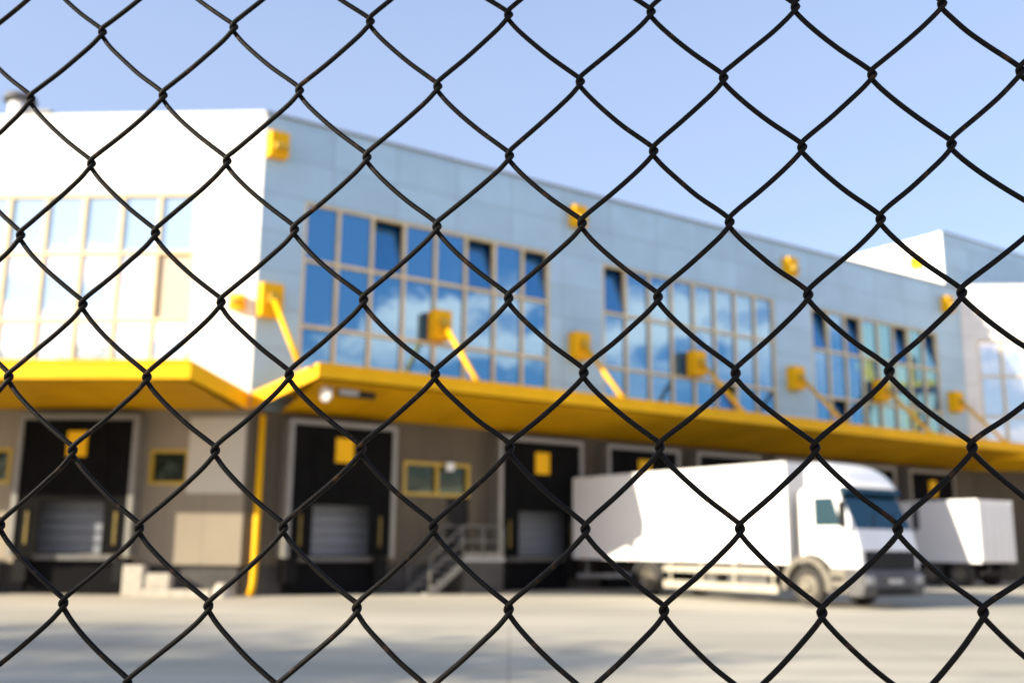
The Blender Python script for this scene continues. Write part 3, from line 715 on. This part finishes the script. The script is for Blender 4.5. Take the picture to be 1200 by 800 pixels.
# plain least squares plane through the measured knots gives the regular weave that continues out of view
def lsq(vals):
    S = [[0.0] * 4 for _ in range(3)]
    for (q, r_), v in vals:
        b = (1, q, r_)
        for i in range(3):
            for j in range(3): S[i][j] += b[i] * b[j]
            S[i][3] += b[i] * v
    for i in range(3):
        pv = S[i][i]; S[i] = [x / pv for x in S[i]]
        for k in range(3):
            if k != i:
                f_ = S[k][i]; S[k] = [x - f_ * y for x, y in zip(S[k], S[i])]
    return [S[i][3] for i in range(3)]
ca = lsq([(k, v[0]) for k, v in meas.items()]); cz = lsq([(k, v[1]) for k, v in meas.items()])
def knot(q, r_):
    if (q, r_) in meas: a, z = meas[(q, r_)]
    else:
        # outside the measured part the sag of the nearest measured knot fades out
        a = ca[0] + ca[1] * q + ca[2] * r_; z = cz[0] + cz[1] * q + cz[2] * r_
        best = min(meas, key=lambda k: (k[0] - q) ** 2 + (k[1] - r_) ** 2); dd = math.hypot(best[0] - q, best[1] - r_)
        fa = math.exp(-dd / 4)
        a += fa * (meas[best][0] - (ca[0] + ca[1] * best[0] + ca[2] * best[1])); z += fa * (meas[best][1] - (cz[0] + cz[1] * best[0] + cz[2] * best[1]))
    return a, z
PX = .000425                                        # metres per photo pixel at the fence
RW = 3.12 * PX
R0, R1 = -7, int((H - .02 + .18) / abs(cz[2])) - 4 if False else 40
while cz[0] + cz[2] * R1 < .06: R1 -= 1
wm = mat('fence_wire', (.022, .019, .016), .55, 0, spec=.13)
nt = wm.node_tree; b = nt.nodes['Principled BSDF']; t = nt.nodes.new('ShaderNodeTexCoord')
nz = nt.nodes.new('ShaderNodeTexNoise'); nz.inputs['Scale'].default_value = 170; nz.inputs['Detail'].default_value = 5; nt.links.new(t.outputs['Object'], nz.inputs['Vector'])
rp = nt.nodes.new('ShaderNodeValToRGB'); rp.color_ramp.elements[0].position = .60; rp.color_ramp.elements[1].position = .74
rp.color_ramp.elements[0].color = (.0045, .004, .0035, 1); rp.color_ramp.elements[1].color = (.05, .025, .011, 1)
nt.links.new(nz.outputs['Fac'], rp.inputs[0]); nt.links.new(rp.outputs[0], b.inputs['Base Color'])
nb = nt.nodes.new('ShaderNodeTexNoise'); nb.inputs['Scale'].default_value = 330; nb.inputs['Detail'].default_value = 3; nt.links.new(t.outputs['Object'], nb.inputs['Vector'])
bp = nt.nodes.new('ShaderNodeBump'); bp.inputs['Strength'].default_value = .3; bp.inputs['Distance'].default_value = .0006
nt.links.new(nb.outputs['Fac'], bp.inputs['Height']); nt.links.new(bp.outputs[0], b.inputs['Normal'])
fence = thing('chain_link_fence', 'dark rusty chain-link fence of twisted diamond wire close to the camera', 'fence', FO)
def fp(a, z, h): return FO + fe * a + Vector((0, 0, z)) + fn * h
def catmull(pts, sub):
    out = []
    for i in range(len(pts) - 1):
        p0 = pts[max(i - 1, 0)]; p1 = pts[i]; p2 = pts[i + 1]; p3 = pts[min(i + 2, len(pts) - 1)]
        nn = sub[i] if isinstance(sub, list) else sub
        for k in range(nn):
            t_ = k / nn
            out.append(.5 * ((2 * p1) + (p2 - p0) * t_ + (2 * p0 - 5 * p1 + 4 * p2 - p3) * t_ ** 2 + (3 * p1 - p0 - 3 * p2 + p3) * t_ ** 3))
    out.append(pts[-1]); return out
rnd = random.Random(3)
outer = MB()
for q in list(range(-9, 22)) + list(range(-48, -9)) + list(range(22, 56)):
    # the strand between knots of column q (its left turns) and q + 1 (its right turns)
    pts = []; sub = []
    for r_ in range(R0, R1 + 1):
        isleft = (q - r_) % 2 == 0
        a, z = knot(q if isleft else q + 1, r_)
        F_ = RW * .92
        if isleft:   # hooks round the left: front above, back below
            loc = [(.6, 5.6, F_), (-2.5, 1.2, F_ * .4), (-2.5, -1.6, -F_ * .4), (.4, -5.6, -F_)]
        else:        # hooks round the right: back above, front below
            loc = [(-.4, 5.6, -F_), (2.7, 1.6, -F_ * .4), (2.7, -1.2, F_ * .4), (-.6, -5.6, F_)]
        pts += [fp(a + x * PX, z + y * PX, h) for x, y, h in loc]; sub += [3, 3, 3]
        if r_ < R1:
            a2, z2 = knot((q + 1) if isleft else q, r_ + 1)
            for tt in (.14, .36, .62, .87):
                k4 = 4 * tt * (1 - tt)
                jx, jy = rnd.uniform(-.35, .35), rnd.uniform(-.35, .35)
                if isleft: ox, oy, hh = -2.6 * k4 + jx, -3.0 * k4 + jy, -F_ * .75       # falling to the right, bowed down
                else: ox, oy, hh = 1.2 * k4 + jx, -1.6 * k4 + jy, F_ * .75              # falling to the left
                za, zb = z - 6.5 * PX, z2 + 6.5 * PX
                pts.append(fp(a + (a2 - a) * tt + ox * PX, za + (zb - za) * tt + oy * PX, hh))
            sub += [3, 3, 3, 3, 3]
    if -9 <= q < 22:
        s = MB(); s.tube(catmull(pts, sub), RW, 9); s.build('wire', wm, fence)
    else: outer.tube(catmull(pts, [max(1, k - 1) for k in sub]), RW, 6)
oo = outer.build('wire_mesh', wm, fence); oo['kind'] = 'stuff'      # the weave going on past both sides of the picture
for a in (-1.75, 1.95):
    s = MB(); s.cyl(fp(a, -.3, -.04), fp(a, 2.25, -.04), .03, n=16); s.build('post', M['steel'], fence)
s = MB(); s.cyl(fp(-1.75, 2.15, -.04), fp(1.95, 2.15, -.04), .021, n=12); s.build('top_rail', M['steel'], fence)
